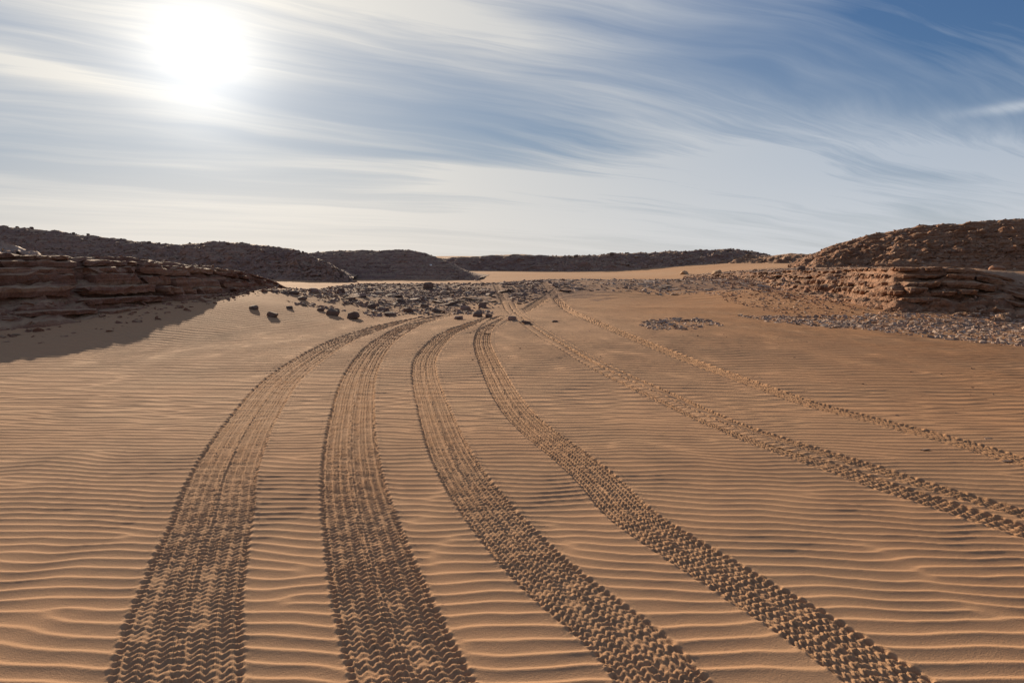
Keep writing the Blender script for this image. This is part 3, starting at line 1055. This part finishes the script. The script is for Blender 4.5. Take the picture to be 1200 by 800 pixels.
def slope_spots(crest, foot, back, n, size, seed, u0=0.0, u1=1.0, s0=0.0, s1=1.0, power=3.0, clump=0.5, cs=0.4):
    rs = np.random.RandomState(seed)
    C, q = resample(crest, 200); F, _ = resample(foot, 200); B, _ = resample(back, 200)
    out = []
    while len(out) < n:
        i = int(rs.uniform(s0, s1) * 199); u = rs.uniform(u0, u1)
        p = F[i] * (1 - u) + C[i] * u if u <= 1 else C[i] * (2 - u) + B[i] * (u - 1)
        x, y = p[0] + rs.normal() * 0.15, p[1] + rs.normal() * 0.15
        if rs.uniform() < clump and fbm(np.array([x * cs + seed]), np.array([y * cs]), 3)[0] < rs.uniform(-0.4, 0.4):
            continue
        out.append((x, y, size[0] + (size[1] - size[0]) * rs.uniform() ** power))
    return out


rubble("rubble", "brown debris below and on top of the shaded left ledge",
       slope_spots(LEFT_CREST, LEFT_FOOT, LEFT_BACK, 1500, (0.04, 0.30), 6, -0.05, 0.55, 0.3, 1.0, 3.5) +
       slope_spots(LEFT_CREST, LEFT_FOOT, LEFT_BACK, 1500, (0.04, 0.28), 7, 0.95, 1.5, 0.3, 1.0, 3.0), M_LEDGE, 5)
rubble("rubble", "red brown debris on the right mesa slope and top",
       slope_spots(RC, RF, RB, 4200, (0.05, 0.27), 8, -0.02, 1.7, 0.0, 0.62, 3.2), M_RUBR, 6)
E_C = pts((945, 300.5, 55), (980, 286, 53), (1040, 270.5, 51), (1120, 261, 49), (1200, 256, 47), (1300, 251, 46))
E_F = pts((918, 314, 50), (1000, 315, 45), (1060, 314, 43.5), (1120, 314, 42.5), (1200, 315, 41), (1300, 316, 40))
E_B = pts((940, 306, 60), (1010, 300, 60), (1200, 290, 60), (1330, 280, 60))
rubble("rubble", "broken blocks covering the right hill",
       slope_spots(E_C, E_F, E_B, 2600, (0.06, 0.40), 9, 0.0, 1.15, 0.0, 1.0, 3.2), M_RUBR, 7)
P_C = pts((560, 300, 82), (650, 300, 82), (740, 296, 82), (850, 291.5, 82), (900, 299, 82))
P_F = pts((560, 319, 77), (660, 317, 77), (720, 316, 77), (790, 314, 76), (900, 310, 76))
P_B = pts((560, 302, 92), (900, 302, 92))
rubble("rubble", "scattered stones on the far plateau",
       slope_spots(P_C, P_F, P_B, 3200, (0.12, 0.55), 10, 0.25, 1.4, 0.25, 1.0, 3.0), M_RUBG, 8)
A_C = pts((-60, 260, 64), (60, 270, 62), (150, 281, 61), (215, 286, 59), (285, 284, 57), (345, 292, 53), (385, 307, 49), (410, 322, 47))
A_F = pts((-60, 324, 55), (60, 324, 56), (150, 325, 55), (215, 325, 54), (300, 326, 51), (350, 328, 48.5), (385, 329, 46.5), (420, 330, 44.5))
A_B = pts((-60, 262, 75), (150, 281, 75), (285, 285, 70), (420, 315, 55))
rubble("rubble", "stones strewn over the long left ridge",
       slope_spots(A_C, A_F, A_B, 2600, (0.08, 0.36), 11, 0.0, 1.25, 0.0, 1.0, 3.2), M_RUB, 9)
B_C = pts((345, 300, 55), (380, 293.5, 55), (480, 293, 54), (515, 302, 53), (548, 318, 50), (558, 327, 48))
B_F = pts((340, 326, 50.5), (420, 326, 50), (480, 327, 49.5), (530, 328, 48.5), (562, 329, 46))
B_B = pts((345, 300, 60), (480, 300, 60), (565, 325, 52))
rubble("rubble", "stones on the upper part of the flat topped hill",
       slope_spots(B_C, B_F, B_B, 700, (0.06, 0.3), 12, 0.45, 1.15, 0.0, 1.0, 3.0), M_RUB, 10)
# loose pebbles on open sand
peb = poly_spots(gp((330, 380), (620, 380), (900, 385), (1200, 410), (1200, 520), (700, 460), (330, 420)), 170, (0.015, 0.06), 13, 0.3)
rubble("pebbles", "small pebbles lying loose on the open sand", peb, M_DARK, 11)


# individual stones -------------------------------------------------
def stone(name, label, cat, px, py, wpx, mat, seed, flat=0.6, z=None, d=None, group=None, aspect=1.0):
    """one boulder whose base centre is at a pixel and whose width is given in pixels"""
    if d is not None:
        x, y, _ = at(px, py, d=d)
    else:
        x, y, _ = at(px, py, 0.0)
        for _ in range(6):
            zz, _n = drop(x, y)
            x, y, _ = at(px, py, zz)
    zz, _n = drop(x, y)
    w = wpx / 800 * y
    rs = random.Random(seed)
    bm = bmesh.new()
    for _ in range(26):
        v = Vector([rs.gauss(0, 1) for _ in range(3)]).normalized()
        v = Vector([math.copysign(abs(c) ** 0.65, c) for c in v]) * rs.uniform(0.8, 1.04)
        bm.verts.new((v.x, v.y * 0.75, v.z * flat))
    bmesh.ops.convex_hull(bm, input=bm.verts)
    bmesh.ops.delete(bm, geom=[v for v in bm.verts if not v.link_faces], context='VERTS')
    bmesh.ops.bevel(bm, geom=list(bm.edges), offset=0.06, segments=1, affect='EDGES')
    me = bpy.data.meshes.new(name)
    bm.to_mesh(me); bm.free()
    me.materials.append(mat)
    o = bpy.data.objects.new(name, me)
    COL.objects.link(o)
    o.location = (x, y, zz + w * 0.5 * flat * 0.55)
    o.scale = (w * 0.52, w * 0.52, w * 0.52 * aspect)
    o.rotation_euler = (rs.uniform(-.15, .15), rs.uniform(-.15, .15), rs.uniform(-.4, .4))
    tag(o, label, cat, group)
    return o


G = "dark boulders along the front of the rubble"
stone("boulder", "small dark boulder alone at the end of the ledge's shadow, leftmost of the loose pair", "boulder", 298, 377, 12, M_DARK, 1, 0.5, group=G)
stone("boulder", "dark boulder with a pale top lying beside the small one by the ledge's shadow", "boulder", 320, 378, 15, M_DARK, 2, 0.5, group=G)
stone("boulder", "wide dark boulder at the front edge of the rubble, left of two", "boulder", 390, 370, 17, M_DARK, 3, 0.6, group=G)
stone("boulder", "wide dark boulder at the front edge of the rubble, right of two", "boulder", 413, 373, 19, M_DARK, 4, 0.55, group=G)
stone("boulder", "low dark slab at the rubble's edge where the two left tracks meet", "boulder", 457, 370, 17, M_DARK, 5, 0.35, group=G)
stone("boulder", "dark boulder nearest the top of the two left tracks", "boulder", 512, 366, 13, M_DARK, 6, 0.5, group=G)
stone("boulder", "dark rock standing out on the middle of the rubble rise", "boulder", 502, 344, 13, M_DARK, 7, 0.8, group=G)
stone("boulder", "dark stone at the foot of the shaded ledge beside the first dark boulders", "boulder", 345, 364, 14, M_DARK, 8, 0.4, group=G)
STONE_LABELS = [
    "dark stone just right of the boulder at the ledge's foot, front row of the rubble",
    "brown stone behind the front row of the rubble, above the wide left boulder",
    "dark stone between the wide right boulder and the low slab",
    "brown stone left of the low dark slab at the rubble's edge",
    "dark stone behind the low dark slab near the two left tracks",
    "brown stone between the low dark slab and the top of the left tracks",
    "dark stone right behind the boulder at the top of the left tracks",
    "brown stone midway between the second and third track ends",
    "dark stone where the middle track starts out of the rubble",
    "brown stone lying on the sand between the left and middle track ends",
    "dark stone beside the start of the lugged fourth track",
    "brown stone on the right of the fourth track's start",
    "dark stone on the crossing of the right hand tracks",
    "brown stone up the rise behind the wide right boulder",
    "dark stone up the rise behind the pair of wide boulders",
    "brown stone left of the pair of wide boulders",
    "dark stone on the rise to the left of the top of the left tracks",
    "brown stone on the rise behind the middle track's start",
    "dark stone in front of the rubble just right of the ledge's lone boulders",
    "brown stone beside the dark rock standing on the middle of the rise"]
for i, (px, py, w) in enumerate([(355, 366, 12), (368, 361, 13), (436, 362, 12), (447, 364, 13), (470, 358, 11), (478, 366, 12), (530, 358, 12), (545, 363, 14), (560, 371, 13), (537, 374, 12),
                                 (573, 372, 10), (600, 375, 11), (616, 379, 12), (425, 357, 10), (400, 355, 11), (376, 368, 10), (498, 360, 10), (565, 360, 11), (340, 373, 9), (520, 350, 10)]):
    stone("stone", STONE_LABELS[i], "stone", px, py, w, [M_DARK, M_RUB][i % 2], 40 + i, 0.45 + 0.1 * (i % 3), group="dark stones in the rubble of the low rise")
stone("stone", "tiny dark stone row end on the sand right of the crossing tracks", "stone", 650, 377, 8, M_DARK, 61, 0.35)
# skyline boulders
sky_specs = [(37, 266, 63, 6), (20, 264.5, 63, 5), (86, 272, 62, 5), (103, 274, 62, 5), (175, 284, 60, 6), (186, 285, 60, 5), (115, 275, 61, 4), (142, 280, 61, 4), (222, 284.5, 59, 4), (236, 283, 58, 5), (267, 282.5, 57, 6), (355, 295, 52, 4)]
ORD = ["first", "second", "third", "fourth", "fifth", "sixth", "seventh", "eighth", "ninth", "tenth", "eleventh", "twelfth"]
def ranked(xs, text):
    order = sorted(range(len(xs)), key=lambda i: xs[i])
    out = [None] * len(xs)
    for k, i in enumerate(order):
        out[i] = text % ORD[k]
    return out
RIDGE_LABELS = ranked([q[0] for q in sky_specs], "%s small dark boulder from the left on the long left ridge's crest")
for i, (px, py, d, w) in enumerate(sky_specs):
    stone("boulder", RIDGE_LABELS[i], "boulder", px, py, w * 0.8, M_DARK, 80 + i, 0.7, d=d, group="boulders on the crest of the left ridge")
far_specs = [(675, 298, 9), (717, 296.5, 9), (735, 295.5, 7), (762, 295, 5), (803, 292, 8), (855, 290.5, 8), (790, 294, 4), (880, 293.5, 5), (888, 295.5, 5), (895, 297.5, 5), (668, 299, 5), (750, 296, 4)]
FAR_LABELS = ranked([q[0] for q in far_specs], "%s small dark boulder from the left on the far plateau's skyline")
for i, (px, py, w) in enumerate(far_specs):
    stone("boulder", FAR_LABELS[i], "boulder", px, py, w * 0.7, M_DARK, 100 + i, 0.7, d=81.5, group="boulders on the skyline of the far plateau")
stone("boulder", "pale tan boulder on the far sand, left of the pair below the plateau", "boulder", 802, 322, 11, M_PALE, 131, 0.55)
stone("boulder", "pale tan boulder on the far sand, right of the pair below the plateau", "boulder", 840, 322, 13, M_PALE, 132, 0.5)
stone("boulder", "dark pointed boulder on the rim of the right mesa", "boulder", 938, 318, 11, M_DARK, 133, 0.7, d=30)
stone("boulder", "sunlit tan boulder between the right mesa and the right hill", "boulder", 1168, 320, 20, M_RUBR, 134, 0.5, d=30)
stone("stone", "bright white stone on the shaded face of the flat topped hill", "stone", 505, 318.5, 3.2, M_WHITE, 135, 0.8, d=51.5)

for i, (px, py, w) in enumerate([(1085, 527, 11), (1158, 514, 11), (1180, 541, 13)]):
    stone("stone", ["small flat dark stone on the sand between the two upper right tracks", "small flat dark stone just above the uppermost track near the right edge", "small flat dark stone just below the uppermost track at the right edge"][i],
          "stone", px, py, w, M_DARK, 150 + i, 0.16)
